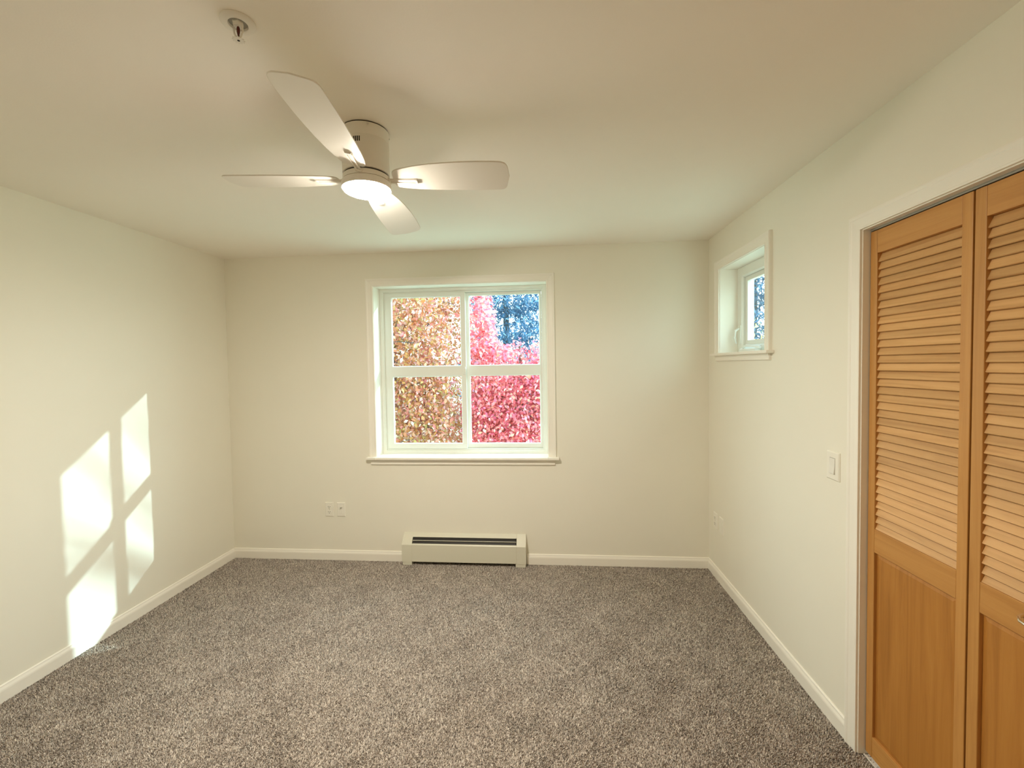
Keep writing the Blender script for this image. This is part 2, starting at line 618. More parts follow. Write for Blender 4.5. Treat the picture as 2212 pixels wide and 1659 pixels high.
# cut pile: one leaning tuft per cell of a jittered grid
def make_pile():
    sp = 0.0053
    gx = np.arange(0.012, W + 0.028, sp)
    gy = np.arange(-3.1, -0.010, sp)
    X, Y = np.meshgrid(gx, gy)
    X = X.ravel() + RNG.uniform(-0.42, 0.42, X.size) * sp
    Y = Y.ravel() + RNG.uniform(-0.42, 0.42, Y.size) * sp
    ok = (X < W - 0.010) | ((Y < DY1 - 0.004) & (Y > DY0 + 0.004))
    X, Y = X[ok], Y[ok]
    n = X.size
    # the nap lies in drifting directions, pressed by footsteps
    ph = RNG.uniform(0, 6.28, 12)
    fx = sum(np.sin(X * a + Y * b + p) for a, b, p in zip((5.1, 9.7, -13.0, 19.0, 27.0, 41.0), (7.3, -6.1, 11.0, 17.0, -23.0, 33.0), ph[:6])) / 2.6
    fy = sum(np.sin(X * a + Y * b + p) for a, b, p in zip((6.3, -8.9, 15.0, 21.0, -29.0, 37.0), (4.7, 9.9, -12.0, 18.0, 25.0, -39.0), ph[6:])) / 2.6
    lx = 0.0014 + 0.0015 * fx + RNG.normal(0, 0.0020, n)
    ly = -0.0008 + 0.0017 * fy + RNG.normal(0, 0.0020, n)
    h = RNG.uniform(0.0065, 0.0105, n) - 0.0006 * np.abs(fx)
    rad = RNG.uniform(0.0021, 0.0031, n)
    a0 = RNG.uniform(0, 6.28, n)
    V = np.zeros((n, 5, 3), np.float32)
    for k in range(3):
        a = a0 + k * 2.0944
        V[:, k, 0] = X + rad * np.cos(a)
        V[:, k, 1] = Y + rad * np.sin(a)
        V[:, k, 2] = -0.0045
    tw = RNG.uniform(0, 6.28, n)
    for k, s_ in ((3, 1.0), (4, -1.0)):
        V[:, k, 0] = X + lx + s_ * 0.0013 * np.cos(tw)
        V[:, k, 1] = Y + ly + s_ * 0.0013 * np.sin(tw)
        V[:, k, 2] = -0.0045 + h + s_ * 0.0004
    F = np.array([(0, 1, 3), (1, 4, 3), (1, 2, 4), (2, 0, 3), (2, 3, 4)], np.int32)
    idx = (np.arange(n, dtype=np.int32)[:, None, None] * 5 + F[None]).reshape(-1)
    me = bpy.data.meshes.new('carpet_pile')
    me.vertices.add(n * 5)
    me.vertices.foreach_set('co', V.ravel())
    me.loops.add(idx.size)
    me.loops.foreach_set('vertex_index', idx)
    nf = idx.size // 3
    me.polygons.add(nf)
    me.polygons.foreach_set('loop_start', np.arange(0, nf * 3, 3, dtype=np.int32))
    me.polygons.foreach_set('loop_total', np.full(nf, 3, dtype=np.int32))
    me.update(calc_edges=True)
    me.materials.append(M_PILE)
    o = bpy.data.objects.new('carpet_pile', me)
    C.objects.link(o)
    o['kind'] = 'stuff'
    o['label'] = 'grey brown speckled cut pile carpet across the bedroom floor'
    o['category'] = 'carpet'
    return o


make_pile()

# baseboards
BB = [(0.0, 0.0), (0.0135, 0.0), (0.0135, 0.054), (0.0125, 0.060), (0.0115, 0.063), (0.0085, 0.070), (0.0075, 0.073), (0.0072, 0.077), (0.0045, 0.080), (0.0, 0.081)]


def base_x(name, x0, x1):
    bm = bmesh.new()
    prism(bm, [(-t, z) for t, z in BB], x0, x1, 'X')
    return struct(obj(name, bm, M_TRIM))


def base_y(name, y0, y1, side):
    bm = bmesh.new()
    prism(bm, [((t if side < 0 else W - t), z) for t, z in BB], y0, y1, 'Y')
    return struct(obj(name, bm, M_TRIM))


base_x('baseboard_back', 0.0, 1.434)
base_x('baseboard_back', 2.410, W)
base_y('baseboard_left', YF, -0.0136, -1)
base_y('baseboard_right', -1.538, -0.0136, 1)
base_y('baseboard_right', YF, DY0 - 0.061, 1)

# ------------------------------------------------------------------ trim profile shared by windows and closet
CAS = [(0.0, 0.0), (0.0, 0.011), (0.006, 0.0125), (0.008, 0.0105), (0.011, 0.0105), (0.020, 0.0115), (0.040, 0.0145),
       (0.044, 0.0165), (0.052, 0.0175), (0.057, 0.0165), (0.059, 0.012), (0.059, 0.0)]


# ------------------------------------------------------------------ large window
win1 = struct(empty('window_1', ((WX0 + WX1) / 2, 0, WZ0)), 'large four pane sliding window above the baseboard heater', 'window')


def part(name, bm, mat, parent, **k):
    return sub(obj(name, bm, mat, None, **k), parent)


def sub(o, parent):
    o.parent = parent
    o.matrix_parent_inverse = parent_world(parent).inverted()
    return o


def parent_world(o):
    m = o.matrix_basis.copy()
    if o.parent is not None:
        m = parent_world(o.parent) @ o.matrix_parent_inverse @ m
    return m


def casing3(fmap, u0, u1, v0, v1, prof):
    bm = bmesh.new()
    mitre(bm, [(u0, v0, -1, 0), (u0, v1, -1, 1), (u1, v1, 1, 1), (u1, v0, 1, 0)], prof, fmap)
    return bm


def frame4(bm, fmap, u0, u1, v0, v1, prof):
    mitre(bm, [(u0, v0, -1, -1), (u0, v1, -1, 1), (u1, v1, 1, 1), (u1, v0, 1, -1)], prof, fmap, closed=True)


part('window_casing', casing3(on_back, WX0 - 0.003, WX1 + 0.003, WZ0, WZ1 + 0.003, CAS), M_TRIM, win1)
# jamb boards lining the opening
bm = bmesh.new()
frame4(bm, on_back, WX0, WX1, WZ0, WZ1, [(0.0, 0.004), (0.018, 0.004), (0.018, -0.20), (0.0, -0.20)])
part('window_jamb', bm, M_TRIM, win1)
bm = bmesh.new()
prism(bm, [(-0.046, WZ0 - 0.018), (-0.046, WZ0 - 0.004), (-0.042, WZ0 + 0.0008), (0.12, WZ0 + 0.0008), (0.12, WZ0 - 0.018)], WX0 + 0.001, WX1 - 0.001, 'X')
bx(bm, WX0 - 0.077, WX0 + 0.001, -0.046, 0.0, WZ0 - 0.018, WZ0 + 0.0005)
bx(bm, WX1 - 0.001, WX1 + 0.082, -0.046, 0.0, WZ0 - 0.018, WZ0 + 0.0005)
part('window_stool', bm, M_TRIM, win1, bevel=0.003)
bm = bmesh.new()
APR = [(0.0, 0.0), (0.0, 0.019), (-0.012, 0.017), (-0.014, 0.014), (-0.030, 0.012), (-0.032, 0.0135), (-0.040, 0.0135), (-0.045, 0.010), (-0.048, 0.0)]
prism(bm, [(-t, WZ0 - 0.018 + z) for z, t in APR], WX0 - 0.050, WX1 + 0.050, 'X')
part('window_apron', bm, M_TRIM, win1)
# vinyl frame set deep in the opening
FY = 0.130
bm = bmesh.new()
frame4(bm, on_back, WX0 + 0.040, WX1 - 0.040, WZ0 + 0.036, WZ1 - 0.036,
       [(0.0, -FY - 0.020), (0.012, -FY - 0.020), (0.012, -FY - 0.004), (0.018, -FY - 0.004), (0.018, -FY), (0.040, -FY), (0.040, -FY - 0.105), (0.0, -FY - 0.105)])
part('window_frame', bm, M_VINYL, win1, bevel=0.0015)
XM = 1.924
MID_A, MID_B = 1.467, 1.548


def sash(x0, x1, yi, zb, zt, sl, sr, st, sb, m0, m1, name='sash'):
    """stiles, rails and one crossbar around two panes; yi inner face, panes in the middle of the 34 mm depth"""
    bm = bmesh.new()
    d = 0.034
    holes = [(x0 + sl, x1 - sr, zb + sb, m0), (x0 + sl, x1 - sr, m1, zt - st)]
    b2 = wall_mesh(lambda u, v, t: (u, yi + t, v), [x0, x1], [zb, zt], holes, d)
    o = part(name, b2, M_VINYL, win1, bevel=0.002)
    bm.free()
    bm = bmesh.new()
    for h in holes:
        bx(bm, h[0] - 0.004, h[1] + 0.004, yi + 0.014, yi + 0.020, h[2] - 0.004, h[3] + 0.004)
    part('pane', bm, M_GLASS, o)
    # glazing stop lips
    bm = bmesh.new()
    for h in holes:
        frame4(bm, on_back, h[0] + 0.005, h[1] - 0.005, h[2] + 0.005, h[3] - 0.005,
               [(0.0, -(yi + 0.012)), (0.005, -(yi + 0.003)), (0.010, -(yi + 0.003)), (0.010, -(yi + 0.013))])
    part('glazing_bead', bm, M_VINYL, o)
    return o


sa = sash(WX0 + 0.041, XM + 0.012, FY + 0.012, WZ0 + 0.037, WZ1 - 0.037, 0.050, 0.038, 0.030, 0.042, MID_A, MID_B)
sb_ = sash(XM - 0.005, WX1 - 0.041, FY + 0.052, WZ0 + 0.037, WZ1 - 0.037, 0.040, 0.014, 0.022, 0.036, MID_A, MID_B)
bm = bmesh.new()
bx(bm, XM - 0.012, XM + 0.008, FY + 0.003, FY + 0.013, 1.478, 1.540)
bx(bm, XM - 0.004, XM + 0.012, FY - 0.006, FY + 0.004, 1.492, 1.526)
part('latch', bm, M_VINYL, sa, bevel=0.002)

# ------------------------------------------------------------------ small side window
win2 = struct(empty('window_2', (W, (SY0 + SY1) / 2, SZ0)), 'small high window beside the room corner', 'window')
CAS2 = [(w * 1.02, t * 1.15) for w, t in CAS]
part('window_casing', casing3(on_right, SY0 - 0.003, SY1 + 0.003, SZ0, SZ1 + 0.003, CAS2), M_TRIM, win2)
bm = bmesh.new()
frame4(bm, on_right, SY0, SY1, SZ0, SZ1, [(0.0, 0.004), (0.018, 0.004), (0.018, -0.18), (0.0, -0.18)])
part('window_jamb', bm, M_TRIM, win2)
bm = bmesh.new()
bx(bm, W - 0.042, W + 0.11, SY0 + 0.001, SY1 - 0.001, SZ0 - 0.017, SZ0 + 0.0008)
bx(bm, W - 0.042, W, SY0 - 0.085, SY0 + 0.001, SZ0 - 0.017, SZ0 + 0.0005)
bx(bm, W - 0.042, W, SY1 - 0.001, SY1 + 0.085, SZ0 - 0.017, SZ0 + 0.0005)
part('window_stool', bm, M_TRIM, win2, bevel=0.003)
bm = bmesh.new()
prism(bm, [(W - t, SZ0 - 0.017 + z * 0.8) for z, t in APR], SY0 - 0.055, SY1 + 0.055, 'Y')
part('window_apron', bm, M_TRIM, win2)
FX = 0.113
bm = bmesh.new()
frame4(bm, on_right, SY0 + 0.066, SY1 - 0.066, SZ0 + 0.050, SZ1 - 0.066,
       [(0.0, -FX - 0.012), (0.008, -FX), (0.066, -FX), (0.066, -FX - 0.08), (0.0, -FX - 0.08)])
part('window_frame', bm, M_VINYL, win2, bevel=0.0015)
holes2 = [(SY0 + 0.067 + 0.034, SY1 - 0.067 - 0.034, SZ0 + 0.051 + 0.030, SZ1 - 0.067 - 0.030)]
bs = wall_mesh(lambda u, v, t: (W + FX + 0.022 + t, u, v), [SY0 + 0.067, SY1 - 0.067], [SZ0 + 0.051, SZ1 - 0.067], holes2, 0.030)
sa2 = part('sash', bs, M_VINYL, win2, bevel=0.002)
bm = bmesh.new()
h = holes2[0]
bx(bm, W + FX + 0.034, W + FX + 0.040, h[0] - 0.004, h[1] + 0.004, h[2] - 0.004, h[3] + 0.004)
part('pane', bm, M_GLASS, sa2)
# lever lock on the frame and folded crank at the bottom
bm = bmesh.new()
bx(bm, W + FX - 0.006, W + FX, SY1 - 0.058, SY1 - 0.028, SZ0 + 0.060, SZ0 + 0.185)
tube(bm, [(W + FX - 0.008, SY1 - 0.043, SZ0 + 0.165), (W + FX - 0.030, SY1 - 0.040, SZ0 + 0.150), (W + FX - 0.034, SY1 - 0.036, SZ0 + 0.100), (W + FX - 0.022, SY1 - 0.034, SZ0 + 0.062)], [0.008, 0.009, 0.008, 0.005])
part('lock_lever', bm, M_VINYL, win2, smooth=False, bevel=0.0015)
bm = bmesh.new()
prism(bm, [(W + FX - 0.040, SZ0 + 0.002), (W + FX - 0.040, SZ0 + 0.020), (W + FX - 0.012, SZ0 + 0.040), (W + FX, SZ0 + 0.040), (W + FX, SZ0 + 0.002)], SY0 + 0.30, SY1 - 0.12, 'Y')
tube(bm, [(W + FX - 0.030, SY1 - 0.16, SZ0 + 0.034), (W + FX - 0.046, SY1 - 0.24, SZ0 + 0.042), (W + FX - 0.046, SY1 - 0.34, SZ0 + 0.034), (W + FX - 0.034, SY1 - 0.40, SZ0 + 0.026)], [0.007, 0.008, 0.007, 0.009])
part('window_crank', bm, M_VINYL, win2, bevel=0.001)

# ------------------------------------------------------------------ closet: casing, jamb, folding louvred doors
bm = bmesh.new()
mitre(bm, [(DY0 - 0.004, 0.0, -1, 0), (DY0 - 0.004, DZ1 + 0.004, -1, 1), (DY1 + 0.004, DZ1 + 0.004, 1, 1), (DY1 + 0.004, 0.0, 1, 0)],
      [(w * 0.97, t) for w, t in CAS], on_right)
struct(obj('trim_closet', bm, M_TRIM))
bm = bmesh.new()
mitre(bm, [(DY0, 0.0, -1, 0), (DY0, DZ1, -1, 1), (DY1, DZ1, 1, 1), (DY1, 0.0, 1, 0)],
      [(0.0, 0.002), (0.0185, 0.002), (0.0185, -WT), (0.0, -WT)], on_right)
struct(obj('trim_closet_jamb', bm, M_TRIM))
bm = bmesh.new()
bx(bm, W + 0.026, W + 0.052, DY0, DY1, DZ1 - 0.006, DZ1)
bx(bm, W + 0.026, W + 0.029, DY0, DY1, DZ1 - 0.006, DZ1)
struct(obj('trim_door_track', box(W + 0.024, W + 0.054, DY0 + 0.001, DY1 - 0.001, DZ1 - 0.007, DZ1), M_GREYMETAL))
bm.free()

PW, DX, DT = 0.403, W + 0.022, 0.028       # panel width, face plane, thickness
DB, DTOP = 0.018, 2.0215


def bevel_panel(bm, y0, y1, z0, z1, x_edge, x_face, marg):
    """raised field: bevelled rim rising to a flat face (towards -x)"""
    o_ = [(y0, z0), (y1, z0), (y1, z1), (y0, z1)]
    i_ = [(y0 + marg, z0 + marg), (y1 - marg, z0 + marg), (y1 - marg, z1 - marg), (y0 + marg, z1 - marg)]
    A = [bm.verts.new((x_edge, y, z)) for y, z in o_]
    B = [bm.verts.new((x_face, y, z)) for y, z in i_]
    D = [bm.verts.new((x_edge + 0.008, y, z)) for y, z in o_]
    for k in range(4):
        j = (k + 1) % 4
        bm.faces.new((A[k], A[j], B[j], B[k]))
        bm.faces.new((A[k], A[j], D[j], D[k]))
    bm.faces.new(B)
    bm.faces.new(D)


def make_panel(door, ymax, handle):
    """one leaf of the folding door, hung from ymax towards -y"""
    y1, y0 = ymax, ymax - PW
    SW = 0.034
    zs = dict(b=0.100, p1=0.8165, m1=0.9055, t=1.9365)
    bm = bmesh.new()
    for a, b in ((y0, y0 + SW), (y1 - SW, y1)):
        bx(bm, DX, DX + DT, a, b, DB, DTOP)
    leaf = part('door_panel', bm, M_WOOD_V, door, bevel=0.002)
    bm = bmesh.new()
    bx(bm, DX + 0.0004, DX + DT - 0.0004, y0 + SW, y1 - SW, DB + 0.0005, zs['b'])
    bx(bm, DX + 0.0004, DX + DT - 0.0004, y0 + SW, y1 - SW, zs['p1'], zs['m1'])
    bx(bm, DX + 0.0004, DX + DT - 0.0004, y0 + SW, y1 - SW, zs['t'], DTOP - 0.0005)
    part('rail', bm, M_WOOD_H, leaf, bevel=0.0015)
    # raised lower field with its moulded edge
    bm = bmesh.new()
    bevel_panel(bm, y0 + SW, y1 - SW, zs['b'], zs['p1'], DX + 0.0115, DX + 0.0075, 0.017)
    part('raised_field', bm, M_PANEL, leaf)
    # 36 overlapping slats
    bm = bmesh.new()
    n = 36
    pitch = (zs['t'] - zs['m1']) / n
    for i in range(n):
        zc = zs['m1'] + (i + 0.5) * pitch
        p0 = Vector((DX + 0.0065, zc - 0.0180))      # lower front edge
        p1 = Vector((DX + 0.0205, zc + 0.0175))
        d = (p1 - p0).normalized()
        nrm = Vector((-d.y, d.x)) * 0.0030
        poly = [p0 - nrm, p0 - d * 0.0012, p0 + nrm, p1 + nrm, p1 - nrm]
        poly = [(a.x, min(max(a.y, zs['m1'] + 0.0005), zs['t'] - 0.0005)) for a in poly]
        prism(bm, poly, y0 + SW - 0.002, y1 - SW + 0.002, 'Y')
    part('louver_slats', bm, M_SLAT, leaf)
    if handle:
        ym = (y0 + y1) / 2 + 0.008
        zc = 0.872
        bm = bmesh.new()
        tube(bm, [(DX + 0.001, ym + 0.042, zc + 0.004), (DX - 0.014, ym + 0.040, zc), (DX - 0.024, ym + 0.026, zc - 0.004), (DX - 0.027, ym, zc - 0.006),
                  (DX - 0.024, ym - 0.026, zc - 0.004), (DX - 0.014, ym - 0.040, zc), (DX + 0.001, ym - 0.042, zc + 0.004)],
             [0.0045, 0.0042, 0.004, 0.004, 0.004, 0.0042, 0.0045], 10)
        o = part('door_handle', bm, M_CHROME, leaf, smooth=True)
        o['label'] = 'shiny bow handle'
    return leaf


d1 = struct(empty('door_1', (DX, DY1, 0.0)), 'honey wood folding louvred closet door beside the light switch', 'door')
make_panel(d1, DY1 - 0.0035, False)
make_panel(d1, DY1 - 0.0035 - PW - 0.006, True)
d2 = struct(empty('door_2', (DX, DY0, 0.0)), 'honey wood folding louvred closet door farther from the window', 'door')
make_panel(d2, DY1 - 0.0035 - 2 * (PW + 0.006), True)
make_panel(d2, DY1 - 0.0035 - 3 * (PW + 0.006), False)
bm = bmesh.new()
bx(bm, DX - 0.007, DX - 0.003, DY1 - 0.120, DY1 - 0.004, 0.0, 0.005)
bx(bm, DX - 0.007, DX + 0.018, DY1 - 0.120, DY1 - 0.004, 0.0, 0.0015)
part('floor_bracket', bm, M_TRIM, d1)

# ------------------------------------------------------------------ baseboard heater
HX0, HX1, HD = 1.437, 2.407, 0.070
ht = tag(empty('baseboard_heater', ((HX0 + HX1) / 2, -HD / 2, 0)), 'low cream metal baseboard heater on the carpet under the large window', 'heater')
EC = 0.079
bm = bmesh.new()      # front and back sheet between the end caps
prism(bm, [(-HD, 0.030), (-HD, 0.160), (-HD + 0.004, 0.1655), (-HD + 0.012, 0.168), (-HD + 0.012, 0.1665), (-HD + 0.005, 0.164), (-HD + 0.0015, 0.159), (-HD + 0.0015, 0.0315),
           (-HD + 0.014, 0.0300), (-HD + 0.014, 0.0285), (-HD + 0.001, 0.0285)], HX0 + EC, HX1 - EC + 0.006, 'X')
part('front_cover', bm, M_HEATER, ht)
bm = bmesh.new()
prism(bm, [(-0.001, 0.028), (-0.001, 0.2345), (-0.006, 0.2350), (-0.030, 0.2105), (-0.030, 0.2080), (-0.006, 0.2320), (-0.0025, 0.2320), (-0.0025, 0.028)], HX0 + EC, HX1 - EC + 0.006, 'X')
part('back_cover', bm, M_HEATER, ht)
CAPP = [(-HD - 0.001, 0.025), (-HD - 0.001, 0.160), (-HD + 0.003, 0.1665), (-0.006, 0.2358), (-0.001, 0.2358), (-0.001, 0.025)]
bm = bmesh.new()
prism(bm, CAPP, HX0, HX0 + EC, 'X')
part('end_cap', bm, M_HEATER, ht, bevel=0.002)
bm = bmesh.new()
prism(bm, CAPP, HX1 - EC + 0.006, HX1, 'X')
part('end_cap', bm, M_HEATER, ht, bevel=0.002)
for a, b in ((HX0 + 0.004, HX0 + EC), (HX1 - EC - 0.002, HX1 - 0.004)):
    part('foot', box(a, b, -HD + 0.001, -0.012, 0.0, 0.0252), M_HEATER, ht, bevel=0.0015)
bm = bmesh.new()
prism(bm, [(-0.0495, 0.1885), (-0.0475, 0.1905), (-0.0425, 0.1850), (-0.0445, 0.1832)], HX0 + EC, HX1 - EC + 0.006, 'X')
part('damper_bar', bm, M_HEATER, ht)
bm = bmesh.new()
prism(bm, [(-HD + 0.013, 0.055), (-HD + 0.013, 0.152), (-0.031, 0.190), (-0.026, 0.204), (-0.0075, 0.2215), (-0.0028, 0.2215), (-0.0028, 0.055)], HX0 + EC, HX1 - EC, 'X')  # dark filler block under the slot, painted shade behind the real fins
k = 0
x = HX0 + EC + 0.004
while x < HX1 - EC:
    bx(bm, x, x + 0.0012, -HD + 0.010, -0.004, 0.050, 0.156)
    x += 0.008
part('fins_and_slot_shade', bm, M_FIN_SHADE, ht)


# ------------------------------------------------------------------ wall plates
def plate_mesh(bm, fm, u0, u1, v0, v1, d=0.006):
    frame = [(u0, v0), (u1, v0), (u1, v1), (u0, v1)]
    m_ = 0.004
    inn = [(u0 + m_, v0 + m_), (u1 - m_, v0 + m_), (u1 - m_, v1 - m_), (u0 + m_, v1 - m_)]
    A = [bm.verts.new(fm(u, v, 0.0)) for u, v in frame]
    A2 = [bm.verts.new(fm(u, v, d * 0.5)) for u, v in frame]
    B = [bm.verts.new(fm(u, v, d)) for u, v in inn]
    for k in range(4):
        j = (k + 1) % 4
        bm.faces.new((A[k], A[j], A2[j], A2[k]))
        bm.faces.new((A2[k], A2[j], B[j], B[k]))
    bm.faces.new(B)
    bm.faces.new(A)


def fbox(bm, fm, u0, u1, v0, v1, t0, t1):
    P = [fm(u, v, t) for t in (t0, t1) for u, v in ((u0, v0), (u1, v0), (u1, v1), (u0, v1))]
    v = [bm.verts.new(p) for p in P]
    for f in ((0, 1, 2, 3), (4, 5, 6, 7), (0, 1, 5, 4), (1, 2, 6, 5), (2, 3, 7, 6), (3, 0, 4, 7)):
        bm.faces.new([v[i] for i in f])


def fdisc(bm, fm, u, v, r, t0, t1, n=14):
    A = [bm.verts.new(fm(u + r * math.cos(2 * math.pi * k / n), v + r * math.sin(2 * math.pi * k / n), t0)) for k in range(n)]
    B = [bm.verts.new(fm(u + r * math.cos(2 * math.pi * k / n), v + r * math.sin(2 * math.pi * k / n), t1)) for k in range(n)]
    for k in range(n):
        j = (k + 1) % n
        bm.faces.new((A[k], A[j], B[j], B[k]))
    bm.faces.new(A)
    bm.faces.new(B)


def duplex(fm, u, v, label, loc):
    t = tag(empty('wall_outlet', loc), label, 'outlet', 'wall outlets')
    bm = bmesh.new()
    plate_mesh(bm, fm, u - 0.0345, u + 0.0345, v - 0.0565, v + 0.0565)
    part('cover_plate', bm, M_PLATE, t)
    for dz in (0.0205, -0.0205):
        bm = bmesh.new()
        n = 20
        pts = []
        for k in range(n):
            a = 2 * math.pi * k / n
            pts.append((0.0172 * math.cos(a), max(-0.0143, min(0.0143, 0.0172 * math.sin(a)))))
        A = [bm.verts.new(fm(u + a, v + dz + b, 0.0055)) for a, b in pts]
        B = [bm.verts.new(fm(u + a, v + dz + b, 0.0085)) for a, b in pts]
        for k in range(n):
            j = (k + 1) % n
            bm.faces.new((A[k], A[j], B[j], B[k]))
        bm.faces.new(A)
        bm.faces.new(B)
        r = part('receptacle', bm, M_PLATE, t)
        bm = bmesh.new()
        fbox(bm, fm, u - 0.0078, u - 0.0054, v + dz - 0.001, v + dz + 0.0085, 0.0083, 0.0089)
        fbox(bm, fm, u + 0.0054, u + 0.0078, v + dz - 0.0002, v + dz + 0.0078, 0.0083, 0.0089)
        fdisc(bm, fm, u, v + dz - 0.0075, 0.0028, 0.0083, 0.0089)
        part('slot', bm, M_BLACK, r)
    bm = bmesh.new()
    fdisc(bm, fm, u, v, 0.0032, 0.0058, 0.0070)
    part('screw', bm, M_METAL, t)
    return t


def jack_plate(fm, u, v, label, loc):
    t = tag(empty('jack_plate', loc), label, 'outlet', 'wall jack plates')
    bm = bmesh.new()
    plate_mesh(bm, fm, u - 0.0345, u + 0.0345, v - 0.0565, v + 0.0565)
    part('cover_plate', bm, M_PLATE, t)
    bm = bmesh.new()
    fbox(bm, fm, u - 0.0165, u + 0.0165, v - 0.033, v + 0.033, 0.005, 0.0072)
    part('insert', bm, M_PLATE, t, bevel=0.0008)
    bm = bmesh.new()
    fdisc(bm, fm, u, v + 0.0155, 0.0058, 0.007, 0.0085, 6)
    fdisc(bm, fm, u, v + 0.0155, 0.0042, 0.0085, 0.018)
    o = part('coaxial_jack', bm, M_GREYMETAL, t)
    return t


duplex(on_back, 0.826, 0.4105, 'cream duplex outlet on the wall left of the heater', (0.826, 0, 0.41))
jack_plate(on_back, 0.924, 0.4105, 'cream plate with one round jack beside the outlet left of the heater', (0.924, 0, 0.41))
duplex(on_right, -0.134, 0.407, 'cream outlet low on the closet wall nearest the room corner', (W, -0.134, 0.407))
t = tag(empty('blank_plate', (W, -0.244, 0.407)), 'cream wall plate between the corner outlet and the closet, low on the wall', 'outlet')
bm = bmesh.new()
plate_mesh(bm, on_right, -0.2785, -0.2095, 0.3505, 0.4635)
part('cover_plate', bm, M_PLATE, t)
bm = bmesh.new()
fbox(bm, on_right, -0.2605, -0.2275, 0.374, 0.440, 0.005, 0.0075)
part('insert', bm, M_PLATE, t, bevel=0.0008)

sw = tag(empty('light_switch', (W, -1.4375, 1.0995)), 'white rocker light switch on the wall beside the closet door', 'switch')
bm = bmesh.new()
plate_mesh(bm, on_right, -1.4785, -1.3965, 1.0405, 1.1595, 0.007)
part('cover_plate', bm, M_PLATE, sw)
bm = bmesh.new()
fbox(bm, on_right, -1.4555, -1.4195, 1.0655, 1.1345, 0.0062, 0.0072)
part('rocker_frame', bm, plain('switch_gap', (0.42, 0.40, 0.34), 0.5), sw)
bm = bmesh.new()
v = [bm.verts.new(on_right(u, z, d)) for u, z, d in ((-1.4540, 1.0675, 0.005), (-1.4210, 1.0675, 0.005), (-1.4210, 1.1325, 0.005), (-1.4540, 1.1325, 0.005),
                                                   (-1.4535, 1.0680, 0.0125), (-1.4215, 1.0680, 0.0125), (-1.4215, 1.1000, 0.0085), (-1.4535, 1.1000, 0.0085),
                                                   (-1.4535, 1.1320, 0.0078), (-1.4215, 1.1320, 0.0078))]
for f in ((0, 1, 2, 3), (0, 1, 5, 4), (4, 5, 6, 7), (7, 6, 9, 8), (2, 3, 8, 9), (1, 2, 9, 6, 5), (3, 0, 4, 7, 8)):
    bm.faces.new([v[i] for i in f])
part('rocker', bm, plain('switch_white', (0.80, 0.775, 0.71), 0.3), sw)

# ------------------------------------------------------------------ ceiling fan with light
FXc, FYc = 1.9044, -1.741
fan = tag(empty('ceiling_fan', (FXc, FYc, H)), 'white four blade flush mount ceiling fan with lit round light', 'fan')
bm = bmesh.new()
lathe(bm, [(0.0, -0.0045), (0.0858, -0.0045), (0.0864, -0.0052), (0.0864, -0.046), (0.0858, -0.0468), (0.0864, -0.0476), (0.0864, -0.1640), (0.0800, -0.1652), (0.0, -0.1652)], 64)
obj('motor_housing', bm, M_FAN, fan, smooth=True)
bm = bmesh.new()
lathe(bm, [(0.0, 0.0), (0.0840, 0.0), (0.0840, -0.0046), (0.0, -0.0046)], 48)
obj('mount_gap_shade', bm, M_GAP, fan)  # dark disc drawn as the shade between housing and ceiling
bm = bmesh.new()
lathe(bm, [(0.0, -0.1650), (0.0815, -0.1650), (0.0815, -0.1700), (0.0, -0.1700)], 48)
obj('motor_gap_shade', bm, M_GAP, fan)  # dark disc drawn as the shade between housing and hub
bm = bmesh.new()
lathe(bm, [(0.0, -0.1698), (0.0820, -0.1698), (0.0858, -0.1720), (0.0864, -0.1760), (0.0864, -0.1888), (0.0, -0.1888)], 64)
obj('blade_hub', bm, M_FAN, fan, smooth=True)
bm = bmesh.new()
lathe(bm, [(0.0, -0.1886), (0.0835, -0.1886), (0.0835, -0.1912), (0.0880, -0.1916), (0.0900, -0.1935), (0.0910, -0.2000), (0.0910, -0.2155), (0.0902, -0.2175), (0.0880, -0.2179), (0.0870, -0.2165), (0.0, -0.2165)], 64)
kit = obj('light_ring', bm, M_FAN, fan, smooth=True)
bm = bmesh.new()
lathe(bm, [(0.0, -0.2167), (0.0868, -0.2167), (0.0868, -0.2195), (0.0835, -0.2245), (0.0740, -0.2288), (0.0600, -0.2318), (0.0350, -0.2338), (0.0, -0.2345)], 64)
obj('lamp_diffuser', bm, M_LENS, fan, smooth=True)
# vent slots and screws on the housing, placed by angle around the axis
for k in range(5):
    a = math.radians(-101.0 + k * 4.6)
    bm = bmesh.new()
    w = 0.0021
    rr_ = 0.0868
    P = []
    for da, z in ((-w, -0.076), (w, -0.076), (w, -0.058), (-w, -0.058)):
        for r_ in (rr_ - 0.002, rr_):
            P.append(bm.verts.new((r_ * math.cos(a + da / rr_), r_ * math.sin(a + da / rr_), z)))
    for f in ((0, 2, 3, 1), (2, 4, 5, 3), (4, 6, 7, 5), (6, 0, 1, 7), (1, 3, 5, 7), (0, 6, 4, 2)):
        bm.faces.new([P[i] for i in f])
    obj('vent_slot', bm, M_BLACK, fan)
for a in (-62, 28, 118, 208):
    a = math.radians(a)
    bm = bmesh.new()
    tube(bm, [(0.085 * math.cos(a), 0.085 * math.sin(a), -0.012), (0.0895 * math.cos(a), 0.0895 * math.sin(a), -0.012)], 0.0032, 10)
    obj('screw', bm, M_METAL, fan)

RS = [0.104, 0.150, 0.189, 0.25, 0.312, 0.37, 0.425, 0.48, 0.515]
WL = [0.034, 0.044, 0.0488, 0.052, 0.0535, 0.0535, 0.0525, 0.051, 0.049]
WTR = [0.050, 0.065, 0.0755, 0.087, 0.0940, 0.0985, 0.1005, 0.101, 0.099]
R_TIP = 0.533


